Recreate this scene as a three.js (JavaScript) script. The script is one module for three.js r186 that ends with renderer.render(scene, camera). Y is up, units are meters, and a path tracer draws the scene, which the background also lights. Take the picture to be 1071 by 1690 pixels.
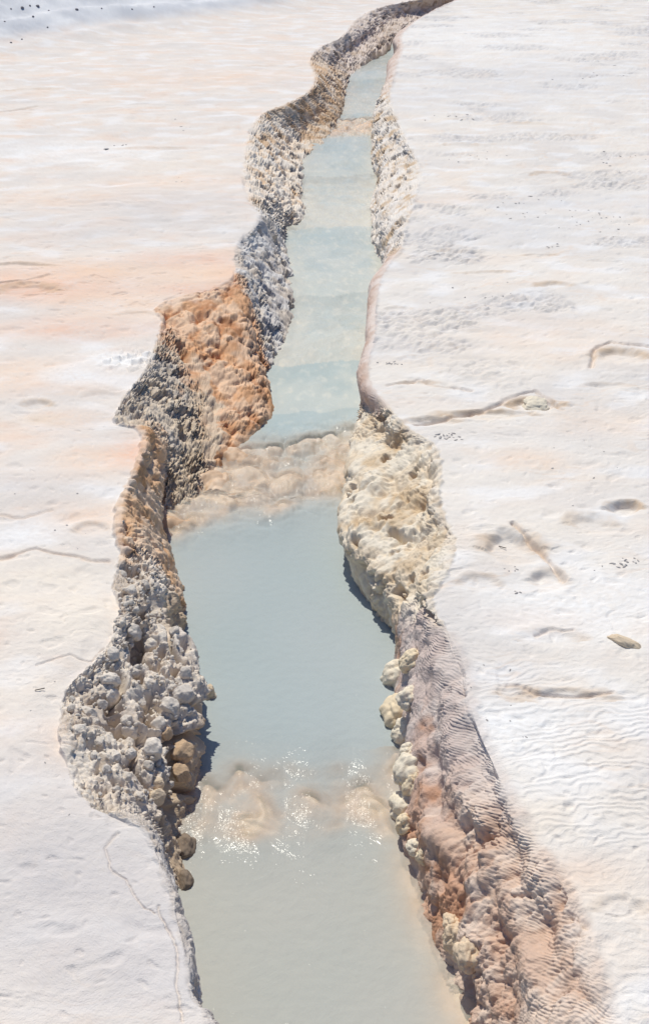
import * as THREE from 'three';
import { mergeVertices, mergeGeometries } from 'three/addons/utils/BufferGeometryUtils.js';
import { Sky } from 'three/addons/objects/Sky.js';

// ------------------------------------------------------------------ camera, sky, sun, exposure
const R = THREE.MathUtils.degToRad;
const scene = new THREE.Scene();
const FPX = 1900, CX = 535.5, CY = 845, PITCH = R(25), EYE = 1.7, SLOPE = 0.0875;
const camera = new THREE.PerspectiveCamera(2 * Math.atan(845 / FPX) * 180 / Math.PI, 648 / 1024, 0.05, 2000);
camera.position.set(0, EYE, 0);
camera.rotation.x = -PITCH;
scene.add(camera);

const sunDir = new THREE.Vector3().setFromSphericalCoords(1, R(90 - 67), R(180 + 22));   // high, ahead and to the left
const sky = new Sky();
sky.name = 'sky';
sky.scale.setScalar(1000);
sky.material.uniforms.sunPosition.value.copy(sunDir);
sky.material.uniforms.turbidity.value = 3;
sky.material.uniforms.rayleigh.value = 1.2;
sky.material.uniforms.mieCoefficient.value = 0.004;
sky.userData = { kind: 'structure', label: 'clear blue summer sky above the terrace', category: 'sky' };
scene.add(sky);
scene.environmentIntensity = 0.11;
const sun = new THREE.DirectionalLight(new THREE.Color(1, 0.955, 0.84), 5.0);
sun.position.copy(sunDir).multiplyScalar(40).add(new THREE.Vector3(0, 0, -6));
sun.target.position.set(0, 0, -6);
sun.castShadow = true;
sun.shadow.mapSize.set(4096, 4096);
Object.assign(sun.shadow.camera, { left: -10, right: 10, top: 12, bottom: -12, near: 1, far: 90 });
scene.add(sun, sun.target);
const renderer = new THREE.WebGLRenderer({ antialias: true });
renderer.setSize(648, 1024);
renderer.toneMapping = THREE.LinearToneMapping;
renderer.toneMappingExposure = 0.705;
renderer.shadowMap.enabled = true;

// ------------------------------------------------------------------ noise
let seed = 7;
const rnd = () => { seed = (seed * 1664525 + 1013904223) >>> 0; return seed / 4294967296; };
const PERM = new Uint8Array(512);
{ const p = [...Array(256).keys()]; for (let i = 255; i > 0; i--) { const j = Math.floor(rnd() * (i + 1)); [p[i], p[j]] = [p[j], p[i]]; } for (let i = 0; i < 512; i++) PERM[i] = p[i & 255]; }
const lerp = (a, b, t) => a + (b - a) * t, clamp = (v, a = 0, b = 1) => v < a ? a : v > b ? b : v;
const ss = (a, b, v) => { const t = clamp((v - a) / (b - a)); return t * t * (3 - 2 * t); };
const fade = t => t * t * t * (t * (t * 6 - 15) + 10);
function grad(h, x, y, z) { h &= 15; const u = h < 8 ? x : y, v = h < 4 ? y : h === 12 || h === 14 ? x : z; return ((h & 1) ? -u : u) + ((h & 2) ? -v : v); }
function n3(x, y, z) {
  const X0 = Math.floor(x), Y0 = Math.floor(y), Z0 = Math.floor(z), X = X0 & 255, Y = Y0 & 255, Z = Z0 & 255;
  x -= X0; y -= Y0; z -= Z0;
  const u = fade(x), v = fade(y), w = fade(z), A = PERM[X] + Y, AA = PERM[A] + Z, AB = PERM[A + 1] + Z, B = PERM[X + 1] + Y, BA = PERM[B] + Z, BB = PERM[B + 1] + Z;
  return lerp(lerp(lerp(grad(PERM[AA], x, y, z), grad(PERM[BA], x - 1, y, z), u), lerp(grad(PERM[AB], x, y - 1, z), grad(PERM[BB], x - 1, y - 1, z), u), v),
    lerp(lerp(grad(PERM[AA + 1], x, y, z - 1), grad(PERM[BA + 1], x - 1, y, z - 1), u), lerp(grad(PERM[AB + 1], x, y - 1, z - 1), grad(PERM[BB + 1], x - 1, y - 1, z - 1), u), v), w);
}
function fbm(x, y, z, o) { let s = 0, a = 1, t = 0; for (let i = 0; i < o; i++) { s += a * n3(x, y, z); t += a; a *= 0.5; x = x * 2.03 + 11.3; y = y * 2.03 + 5.7; z = z * 2.03 + 3.1; } return s / t; }
let F1 = 0, F2 = 0, CELL = 0;
function worley(x, y, z) {
  const X = Math.floor(x), Y = Math.floor(y), Z = Math.floor(z); F1 = 9; F2 = 9;
  for (let i = -1; i < 2; i++) for (let j = -1; j < 2; j++) for (let k = -1; k < 2; k++) {
    const h = PERM[(PERM[(PERM[(X + i) & 255] + Y + j) & 255] + Z + k) & 255], h2 = PERM[h + 31], h3 = PERM[h2 + 77];
    const dx = X + i + h / 256 - x, dy = Y + j + h2 / 256 - y, dz = Z + k + h3 / 256 - z, d = dx * dx + dy * dy + dz * dz;
    if (d < F1) { F2 = F1; F1 = d; CELL = PERM[h3 + 13] / 255; } else if (d < F2) F2 = d;
  }
  F1 = Math.sqrt(F1); F2 = Math.sqrt(F2);
}
const dome = (x, y, z, s) => { worley(x / s, y / s, z / s); return 1 - 1.75 * Math.pow(F1, 2.7); };                               // rounded knobs with creases between
const chip = (x, y, z, s) => { worley(x / s, y / s, z / s); return (CELL - 0.5) * ss(0, 0.14, F2 - F1) - 0.35 * (1 - ss(0, 0.16, F2 - F1)); };   // angular fragments
function ripple(ph) { const t = ph - Math.floor(ph); return (t < 0.7 ? ss(0, 0.7, t) : 1 - ss(0.7, 1, t)) - 0.5; }

// ------------------------------------------------------------------ from the photograph to the place: a pixel and a depth below the terrace give a point
const cp = Math.cos(PITCH), sp = Math.sin(PITCH);
function ray(px, py) { const X = (px - CX) / FPX, Y = (CY - py) / FPX; return [X, Y * cp - sp, -Y * sp - cp]; }
function at(px, py, d = 0) { const r = ray(px, py), t = (EYE + d) / -(r[1] + SLOPE * r[2]); return [r[0] * t, EYE + r[1] * t, r[2] * t]; }
function proj(x, y, z) { const Y = y - EYE, depth = -(z * cp + Y * sp); return [CX + FPX * x / depth, CY - FPX * (Y * cp - z * sp) / depth, depth]; }
const G = z => -SLOPE * z;

// ------------------------------------------------------------------ the two banks as nets of rails: rim, two on the wall, foot; [x, y, depth] each
const D = (...rows) => rows;
const LEFT = D(
  [[346, 1760, 0], [360, 1800, .07], [350, 1850, .18], [336, 1900, .28]], [[316, 1630, 0], [333, 1652, .06], [328, 1705, .17], [320, 1770, .28]],
  [[302, 1555, 0], [321, 1578, .05], [318, 1630, .17], [310, 1690, .28]], [[284, 1485, 0], [304, 1512, .05], [303, 1570, .17], [298, 1630, .28]],
  [[262, 1420, 0], [281, 1440, .05], [286, 1490, .17], [288, 1550, .28]], [[236, 1365, 0], [257, 1378, .04], [270, 1432, .17], [282, 1490, .28]],
  [[150, 1325, .005], [215, 1332, .06], [262, 1360, .16], [305, 1440, .28]], [[112, 1262, .01], [190, 1275, .06], [270, 1305, .13], [302, 1395, .28]],
  [[102, 1190, .01], [180, 1205, .05], [290, 1225, .12], [306, 1330, .28]], [[115, 1130, .01], [195, 1140, .05], [330, 1160, .11], [312, 1270, .28]],
  [[160, 1088, .01], [220, 1085, .05], [326, 1092, .10], [314, 1200, .28]], [[190, 1045, .01], [235, 1035, .05], [300, 1040, .10], [322, 1140, .28]],
  [[200, 1005, .005], [236, 990, .03], [277, 1003, .07], [310, 1075, .28]], [[188, 960, .005], [226, 947, .02], [263, 962, .05], [308, 1030, .28]],
  [[200, 915, 0], [234, 905, .05], [278, 948, .15], [306, 1012, .29]], [[192, 880, 0], [228, 870, .05], [264, 905, .15], [294, 968, .30]],
  [[196, 830, 0], [228, 818, .05], [256, 852, .14], [276, 925, .30]], [[222, 775, 0], [240, 769, .04], [262, 805, .13], [256, 890, .30]],
  [[234, 714, 0], [252, 716, .04], [270, 755, .14], [262, 855, .30]], [[190, 686, 0], [246, 676, .05], [290, 738, .16], [284, 855, .29]],
  [[245, 600, 0], [288, 612, .06], [322, 700, .17], [318, 820, .27]], [[268, 532, 0], [305, 562, .05], [345, 672, .17], [350, 772, .26]],
  [[258, 508, 0], [328, 562, .06], [375, 655, .18], [385, 738, .26]], [[300, 490, 0], [365, 548, .06], [405, 645, .18], [422, 708, .26]],
  [[350, 478, 0], [396, 520, .06], [424, 605, .17], [448, 672, .26]], [[382, 463, 0], [408, 490, .05], [422, 560, .17], [440, 630, .27]],
  [[390, 445, 0], [414, 465, .05], [438, 535, .17], [456, 595, .27]], [[387, 424, 0], [420, 432, .06], [450, 485, .16], [478, 550, .27]],
  [[400, 395, 0], [430, 397, .06], [456, 435, .16], [487, 485, .27]], [[428, 364, 0], [446, 371, .06], [461, 402, .16], [479, 442, .27]],
  [[414, 333, 0], [440, 340, .06], [460, 357, .16], [470, 388, .26]], [[404, 300, 0], [440, 306, .07], [475, 327, .17], [505, 362, .26]],
  [[404, 265, 0], [440, 270, .07], [470, 287, .17], [497, 327, .25]], [[410, 230, 0], [445, 232, .07], [475, 247, .17], [498, 292, .25]],
  [[430, 192, 0], [465, 200, .07], [498, 216, .17], [518, 260, .25]], [[475, 172, 0], [505, 180, .07], [528, 196, .17], [540, 240, .25]],
  [[513, 148, 0], [530, 155, .07], [545, 171, .16], [551, 207, .24]], [[520, 124, 0], [538, 128, .07], [553, 139, .16], [564, 174, .24]],
  [[512, 100, 0], [535, 102, .06], [556, 111, .15], [570, 141, .24]], [[528, 78, 0], [552, 85, .06], [572, 95, .15], [593, 113, .23]],
  [[566, 59, 0], [581, 65, .06], [592, 75, .15], [608, 93, .22]], [[586, 35, 0], [604, 45, .06], [619, 55, .15], [631, 76, .22]],
  [[616, 16, 0], [631, 24, .06], [646, 34, .14], [658, 53, .2]], [[660, 5, 0], [672, 11, .06], [686, 18, .13], [700, 29, .2]],
  [[700, -1, 0], [712, 1, .03], [722, 4, .06], [730, 8, .10]], [[742, -6, 0], [748, -5, .01], [754, -4, .02], [760, -3, .03]]);
const RIGHT = D(
  [[1015, 1760, 0], [915, 1770, .07], [850, 1800, .18], [800, 1850, .28]], [[994, 1660, 0], [895, 1650, .07], [818, 1690, .18], [778, 1740, .28]],
  [[974, 1582, 0], [872, 1560, .07], [792, 1600, .18], [748, 1650, .28]], [[948, 1502, 0], [845, 1480, .07], [758, 1530, .18], [720, 1580, .28]],
  [[915, 1440, 0], [820, 1412, .07], [724, 1470, .18], [700, 1520, .28]], [[880, 1390, 0], [790, 1350, .07], [706, 1400, .17], [686, 1450, .28]],
  [[845, 1330, 0], [766, 1290, .07], [696, 1330, .16], [668, 1390, .28]], [[815, 1262, 0], [748, 1230, .07], [688, 1262, .15], [660, 1322, .28]],
  [[790, 1206, 0], [736, 1170, .06], [682, 1192, .14], [660, 1252, .28]], [[772, 1150, 0], [722, 1112, .06], [675, 1140, .14], [656, 1192, .28]],
  [[765, 1096, 0], [712, 1062, .06], [670, 1082, .14], [652, 1132, .28]], [[738, 1042, 0], [696, 1012, .06], [662, 1032, .15], [652, 1082, .29]],
  [[712, 996, 0], [686, 970, .07], [642, 990, .16], [642, 1046, .29]], [[738, 945, 0], [690, 925, .07], [612, 950, .15], [622, 1016, .30]],
  [[750, 900, 0], [690, 880, .07], [572, 892, .14], [592, 976, .30]], [[738, 866, 0], [680, 840, .07], [566, 842, .14], [576, 932, .30]],
  [[724, 825, 0], [672, 800, .07], [576, 800, .14], [580, 890, .29]], [[727, 775, 0], [665, 765, .06], [576, 762, .14], [580, 842, .28]],
  [[715, 735, 0], [650, 735, .06], [582, 727, .14], [584, 802, .27]], [[672, 706, 0], [630, 708, .06], [588, 697, .14], [590, 765, .27]],
  [[640, 670, 0], [615, 678, .06], [594, 670, .13], [598, 732, .27]], [[612, 636, 0], [596, 645, .04], [593, 652, .12], [607, 702, .27]],
  [[607, 600, 0], [591, 606, .04], [592, 622, .12], [607, 672, .27]], [[617, 556, 0], [602, 572, .04], [603, 590, .13], [614, 640, .27]],
  [[620, 505, 0], [606, 510, .04], [607, 530, .13], [614, 580, .27]], [[628, 460, 0], [613, 460, .04], [613, 480, .13], [617, 530, .27]],
  [[646, 429, 0], [635, 434, .04], [630, 450, .13], [627, 490, .27]], [[662, 409, 0], [650, 405, .06], [638, 412, .14], [630, 450, .27]],
  [[668, 376, 0], [650, 366, .06], [630, 376, .14], [618, 410, .27]], [[680, 341, 0], [655, 335, .06], [630, 342, .14], [614, 376, .26]],
  [[690, 306, 0], [660, 300, .06], [630, 306, .14], [612, 336, .26]], [[692, 278, 0], [660, 272, .06], [635, 276, .14], [622, 301, .26]],
  [[680, 252, 0], [655, 241, .06], [628, 246, .13], [613, 271, .25]], [[665, 218, 0], [640, 211, .05], [620, 213, .12], [612, 241, .25]],
  [[650, 186, 0], [632, 183, .05], [616, 189, .12], [613, 216, .24]], [[643, 160, 0], [630, 163, .04], [623, 171, .12], [622, 196, .24]],
  [[650, 125, 0], [640, 129, .04], [636, 136, .12], [637, 161, .24]], [[656, 100, 0], [645, 101, .04], [640, 106, .12], [641, 126, .23]],
  [[664, 80, 0], [656, 83, .04], [652, 87, .12], [653, 106, .22]], [[662, 60, 0], [652, 63, .04], [648, 69, .12], [650, 86, .22]],
  [[677, 42, 0], [669, 45, .04], [664, 51, .12], [664, 67, .2]], [[707, 22, 0], [702, 25, .04], [698, 30, .11], [698, 43, .2]],
  [[738, 6, 0], [735, 8, .03], [733, 11, .06], [732, 16, .11]], [[776, -5, 0], [772, -4, .01], [767, -4, .02], [762, -3, .03]]);

const cr = (a, b, c, d, t) => 0.5 * (2 * b + (c - a) * t + (2 * a - 5 * b + 4 * c - d) * t * t + (3 * b - a - 3 * c + d) * t * t * t);
const toWorld = net => net.map(r => r.map(p => at(...p)));
function extend(net) {                                                                  // the channel goes on under the viewer, and closes up behind the crest
  const w = toWorld(net), first = w[0], near = [];
  for (const dz of [2.6, 1.3, 0.6]) near.push(first.map(p => [p[0] * (1 - dz * 0.02), p[1] - SLOPE * dz, p[2] + dz]));
  const last = w[w.length - 1], far = [];
  for (const dz of [1.2, 4, 12, 40, 120]) far.push(last.map((p, j) => [last[3][0] + (p[0] - last[3][0]) * 0.3 + 0.9, p[1] + SLOPE * dz - (dz > 3 ? 0 : 0) + (dz > 3 ? j * 0.02 : 0), p[2] - dz]));
  return [...near, ...w, ...far];
}
const NEAR = 3;

// dents, ridges and stains on the terraces: [x, y, half width m, half depth m, fall m, stain]
function patchList(list) { return list.map(([px, py, rx, rz, ...rest]) => { const p = at(px, py); return [p[0], p[2], rx, rz, ...rest]; }); }
const DENTS = patchList([
  [880, 672, .10, .05, .022, .9], [800, 688, .16, .035, .014, .7], [710, 697, .10, .03, .012, .5], [690, 634, .07, .025, .008, .55], [1025, 592, .11, .075, .022, .7], [1030, 838, .055, .04, .03, 1.0], [975, 865, .07, .06, .016, .35],
  [845, 905, .085, .09, .026, .5], [905, 955, .05, .06, .02, .3], [905, 1052, .09, .04, .008, .45], [930, 1150, .12, .035, .010, .55], [850, 1142, .05, .03, .006, .5],
  [742, 414, .07, .05, .012, .6], [915, 472, .08, .05, .014, .6], [905, 288, .11, .08, .014, .5], [800, 448, .12, .03, .006, .4], [655, 508, .06, .03, .006, .4], [1025, 1500, .05, .03, .006, .25],
  [735, 575, .05, .03, .006, .4], [1000, 640, .1, .03, .006, .3], [790, 960, .06, .04, .008, .35], [890, 420, .09, .03, .006, .35], [760, 240, .12, .05, .01, .4], [860, 205, .16, .06, .01, .4], [960, 225, .2, .06, .01, .3],
  [40, 480, .14, .09, .016, .5], [60, 665, .05, .04, .012, .5], [20, 440, .16, .04, .012, .4], [170, 650, .08, .05, .008, .1], [265, 245, .25, .06, .012, .3], [230, 520, .1, .05, .006, .2], [60, 150, .2, .08, .01, .4], [450, 110, .2, .08, .01, .4], [150, 870, .05, .04, .01, .3]]);
// mineral colours: [x, y, half width m, half depth m, colour, share]
const C = { peach: [.83, .60, .44], salmon: [.80, .50, .36], tan: [.70, .56, .42], cream: [.82, .73, .62], lilac: [.625, .575, .545], white: [.86, .84, .815], cool: [.66, .645, .64], grey: [.52, .50, .49], rust: [.52, .25, .12], ochre: [.60, .40, .22] };
const TINTS = patchList([
  [60, 470, .45, .22, C.salmon, .7], [330, 478, .22, .08, C.salmon, .8], [385, 455, .10, .10, C.salmon, .7], [180, 450, .5, .2, C.peach, .6], [330, 430, .3, .14, C.salmon, .45], [120, 540, .35, .12, C.salmon, .45], [300, 300, .5, .15, C.peach, .3], [120, 330, .5, .16, C.peach, .3], [520, 95, .6, .3, C.peach, .3], [330, 130, .9, .4, C.peach, .3], [120, 850, .16, .08, C.peach, .4], [200, 500, .30, .18, C.peach, .55], [340, 455, .25, .14, C.peach, .6], [390, 500, .08, .08, C.salmon, .6], [30, 620, .28, .16, C.peach, .5], [230, 745, .10, .10, C.salmon, .75], [150, 760, .12, .10, C.peach, .5], [110, 690, .14, .08, C.peach, .35],
  [60, 690, .1, .05, C.tan, .3], [40, 800, .16, .12, C.lilac, .45], [70, 960, .2, .16, C.cream, .6], [140, 1000, .12, .14, C.cream, .6], [60, 1120, .16, .14, C.cream, .35], [100, 1450, .3, .22, C.lilac, .75], [200, 1560, .2, .16, C.lilac, .7], [40, 1300, .16, .12, C.lilac, .4],
  [190, 590, .12, .09, C.white, .9], [120, 620, .14, .08, C.white, .7], [40, 870, .12, .07, C.white, .6], [300, 340, .5, .3, C.lilac, .4], [150, 380, .6, .3, C.lilac, .35], [300, 270, .5, .3, C.cream, .25], [100, 250, .6, .3, C.white, .5],
  [760, 600, .35, .2, C.cream, .4], [900, 560, .35, .25, C.peach, .22], [720, 540, .2, .15, C.cream, .4], [800, 690, .3, .08, C.cream, .55], [870, 760, .12, .06, C.peach, .4], [700, 800, .1, .1, C.cream, .3], [1000, 700, .2, .1, C.peach, .22],
  [900, 860, .15, .08, C.cream, .35], [900, 1020, .12, .05, C.peach, .35], [850, 1200, .2, .12, C.white, .6], [980, 1000, .25, .14, C.white, .6], [950, 1350, .15, .1, C.cream, .3], [960, 1450, .12, .06, C.peach, .4], [1030, 1480, .14, .08, C.cream, .4], [880, 1380, .08, .08, C.cream, .4],
  [850, 380, .5, .25, C.cool, .5], [950, 330, .5, .3, C.cool, .5], [800, 150, 1.2, .8, C.cool, .35], [950, 120, 1.2, .8, C.cool, .35], [800, 60, 1.2, 1.5, C.white, .4], [1010, 300, .5, .3, C.cream, .2], [730, 330, .2, .1, C.peach, .22]]);
// cracks in the slab and grooves in the crust, as lines on the terrace: [points, width, depth]
const LINES = [
  [[[190, 1375], [172, 1395], [180, 1425], [205, 1455], [232, 1485], [262, 1500]], .004, .004], [[[268, 1490], [283, 1555], [296, 1610], [300, 1680]], .004, .005],
  [[[0, 918], [60, 900], [130, 916], [182, 925]], .010, .007], [[[-20, 846], [40, 852], [90, 838]], .008, .004], [[[60, 1090], [110, 1075], [150, 1082], [175, 1060]], .006, .004],
  [[[640, 636], [690, 628], [722, 640], [780, 648]], .010, .008], [[[690, 700], [740, 692], [800, 682], [850, 655], [885, 650], [925, 680]], .012, .012], [[[845, 865], [872, 890], [905, 925], [932, 955]], .012, .014],
  [[[835, 1128], [880, 1140], [930, 1145], [1010, 1138]], .008, .007], [[[975, 610], [978, 582], [1005, 568], [1070, 575]], .012, .014], [[[880, 1050], [905, 1038], [945, 1036]], .007, .006], [[[0, 470], [45, 465], [80, 455]], .012, .010], [[[0, 182], [60, 175]], .02, .01]
].map(([pts, w, d]) => [pts.map(p => at(...p)), w, d]);
function lineDist(x, z, pts) {
  let best = 9;
  for (let i = 0; i + 1 < pts.length; i++) { const ax = pts[i][0], az = pts[i][2], bx = pts[i + 1][0] - ax, bz = pts[i + 1][2] - az, t = clamp(((x - ax) * bx + (z - az) * bz) / (bx * bx + bz * bz)); const d = Math.hypot(x - ax - bx * t, z - az - bz * t); if (d < best) best = d; }
  return best;
}
// folds of the apron: ridges stand out, valleys and hollows go in
const FOLDS = [
  [[[705, 1010, .06], [725, 1100, .05], [742, 1200, .05], [748, 1265, .06]], .055, .014], [[[752, 1290, .06], [790, 1350, .05], [815, 1430, .05], [850, 1530, .05], [880, 1620, .05]], .05, .022],
  [[[775, 1215, .03], [800, 1270, .035], [815, 1330, .04], [832, 1400, .04], [860, 1480, .05], [900, 1560, .05], [920, 1620, .05]], .05, -.018], [[[788, 1425, .08]], .06, .026], [[[738, 1482, .12]], .05, -.030], [[[690, 1262, .15]], .035, -.018], [[[708, 1240, .10], [715, 1330, .13]], .03, -.014],
  [[[700, 1370, .16], [740, 1400, .13]], .04, .016], [[[790, 1480, .13], [770, 1540, .15]], .05, .018], [[[715, 1450, .16]], .035, -.02], [[[880, 1440, .03], [930, 1540, .03]], .04, .012]
].map(([pts, w, a]) => [pts.map(p => at(...p)), w, a]);
const HOLES = [
  [[[270, 770, .13], [274, 830, .20], [278, 890, .27]], .06, -.075], [[[292, 1262, .15], [302, 1340, .22]], .05, -.06], [[[296, 572, .05], [306, 590, .07]], .035, -.05], [[[250, 1150, .08], [246, 1190, .08]], .025, -.05], [[[232, 1050, .05], [226, 1090, .05]], .022, -.045], [[[268, 1075, .07], [262, 1110, .08]], .020, -.045],
  [[[262, 1165, .09], [255, 1210, .10]], .022, -.05], [[[275, 1310, .15], [290, 1330, .18]], .04, -.05], [[[130, 848, .01], [134, 846, .01]], .02, -.02], [[[245, 1335, .06], [250, 1345, .08]], .03, -.04]].map(([pts, w, a]) => [pts.map(p => at(...p)), w, a]);
const RUST = [[[738, 1478, .12], .05], [[690, 1262, .15], .035], [[700, 1445, .16], .055], [[694, 1370, .16], .05], [[722, 1510, .17], .05], [[706, 1310, .15], .05], [[700, 1200, .12], .04], [[750, 1455, .11], .035]].map(([p, r]) => [at(...p), r]);
// the hill at the upper left rises beyond this line
const HA = at(-20, 94), HB = at(560, 6), HL = Math.hypot(HB[0] - HA[0], HB[2] - HA[2]), HNX = (HB[2] - HA[2]) / HL, HNZ = -(HB[0] - HA[0]) / HL;
const hillT = (x, z) => { let t = (x - HA[0]) * HNX + (z - HA[2]) * HNZ; return t + 0.12 * n3(x * 0.9, 3.3, z * 0.9); };
const hillSign = hillT(HA[0], HA[2] - 3) > 0 ? 1 : -1;
function hill(x, z) { const t = hillT(x, z) * hillSign; if (t <= -0.4) return 0; const u = t + 0.4; return 0.5 * (u < 0.8 ? u * u * 0.33 : 0.2112 + (u - 0.8) * 0.528) * (t > 25 ? 1 - ss(25, 60, t) * 0.55 : 1) + (t > 0 ? 0.045 * ss(0, 0.5, t) * ripple(t * 1.6 + 0.6 * n3(x * 0.5, 1, z * 0.5) + (x * 0.13)) : 0); }

// ------------------------------------------------------------------ styles of the walls, by station along the bank
// row: [knob height, knob size, chip height, chip size, flutes, ripples, colour, second colour, third colour, wetness]
const K = {
  slab: [.002, .04, .010, .08, .002, 0, [.72, .66, .61], [.52, .47, .43], [.58, .50, .43]],
  conglomerate: [.003, .02, .016, .030, .0, 0, [.76, .66, .56], [.56, .47, .39], [.80, .71, .61]],
  curtain: [.018, .05, .003, .03, .018, 0, [.74, .46, .26], [.56, .30, .14], [.82, .62, .45]],
  crumbly: [.008, .04, .030, .035, .004, 0, [.64, .56, .48], [.48, .41, .35], [.72, .60, .47]],
  orange: [.030, .052, .003, .03, .004, 0, [.74, .40, .20], [.52, .22, .085], [.84, .58, .39]],
  paleWall: [.016, .08, .022, .09, .012, 0, [.76, .72, .68], [.58, .53, .50], [.66, .56, .46]],
  paleCrumb: [.026, .05, .018, .05, .012, 0, [.84, .71, .58], [.64, .43, .26], [.86, .78, .69]],
  flutes: [.014, .05, .010, .04, .026, 0, [.68, .47, .30], [.50, .31, .17], [.78, .66, .54]],
  far: [.034, .085, .024, .07, .008, 0, [.76, .64, .55], [.54, .41, .31], [.80, .68, .60]],
  apron: [.012, .07, 0, .03, .003, .0023, [.58, .47, .42], [.53, .32, .22], [.68, .58, .52]],
  apronLow: [.026, .07, 0, .03, .003, .0023, [.62, .43, .32], [.48, .22, .11], [.74, .59, .48]],
  boulder: [.034, .072, .004, .03, .003, .0012, [.77, .63, .46], [.60, .44, .27], [.83, .74, .60]],
  lip: [.004, .04, 0, .03, .001, .0022, [.66, .51, .43], [.55, .38, .29], [.74, .62, .55]],
  cauli: [.018, .035, .014, .03, .004, 0, [.82, .73, .64], [.60, .42, .25], [.83, .77, .71]]
};
const STY_L = [[0, K.slab], [5.2, K.slab], [6, K.conglomerate], [13.4, K.conglomerate], [14, K.curtain], [18.1, K.curtain], [18.7, K.crumbly], [20.0, K.crumbly], [20.7, K.orange], [25.1, K.orange], [25.6, K.paleWall], [29.5, K.paleWall], [30.2, K.paleCrumb], [33.6, K.paleCrumb], [34.4, K.flutes], [37.6, K.flutes], [38.4, K.far], [60, K.far]];
const STY_R = [[0, K.apronLow], [4.8, K.apronLow], [6.5, K.apron], [10.6, K.apron], [11.6, K.boulder], [19.6, K.boulder], [20.5, K.lip], [26.2, K.lip], [26.9, K.cauli], [35, K.cauli], [36, K.lip], [60, K.lip]];
const S = new Float32Array(15);
function style(table, r) {
  let i = 0; while (i + 2 < table.length && table[i + 1][0] < r) i++;
  const [ra, a] = table[i], [rb, b] = table[i + 1], t = clamp((r - ra) / (rb - ra));
  for (let k = 0; k < 6; k++) S[k] = lerp(a[k], b[k], t);
  for (let k = 0; k < 3; k++) for (let c = 0; c < 3; c++) S[6 + 3 * k + c] = lerp(a[6 + k][c], b[6 + k][c], t);
}

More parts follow.
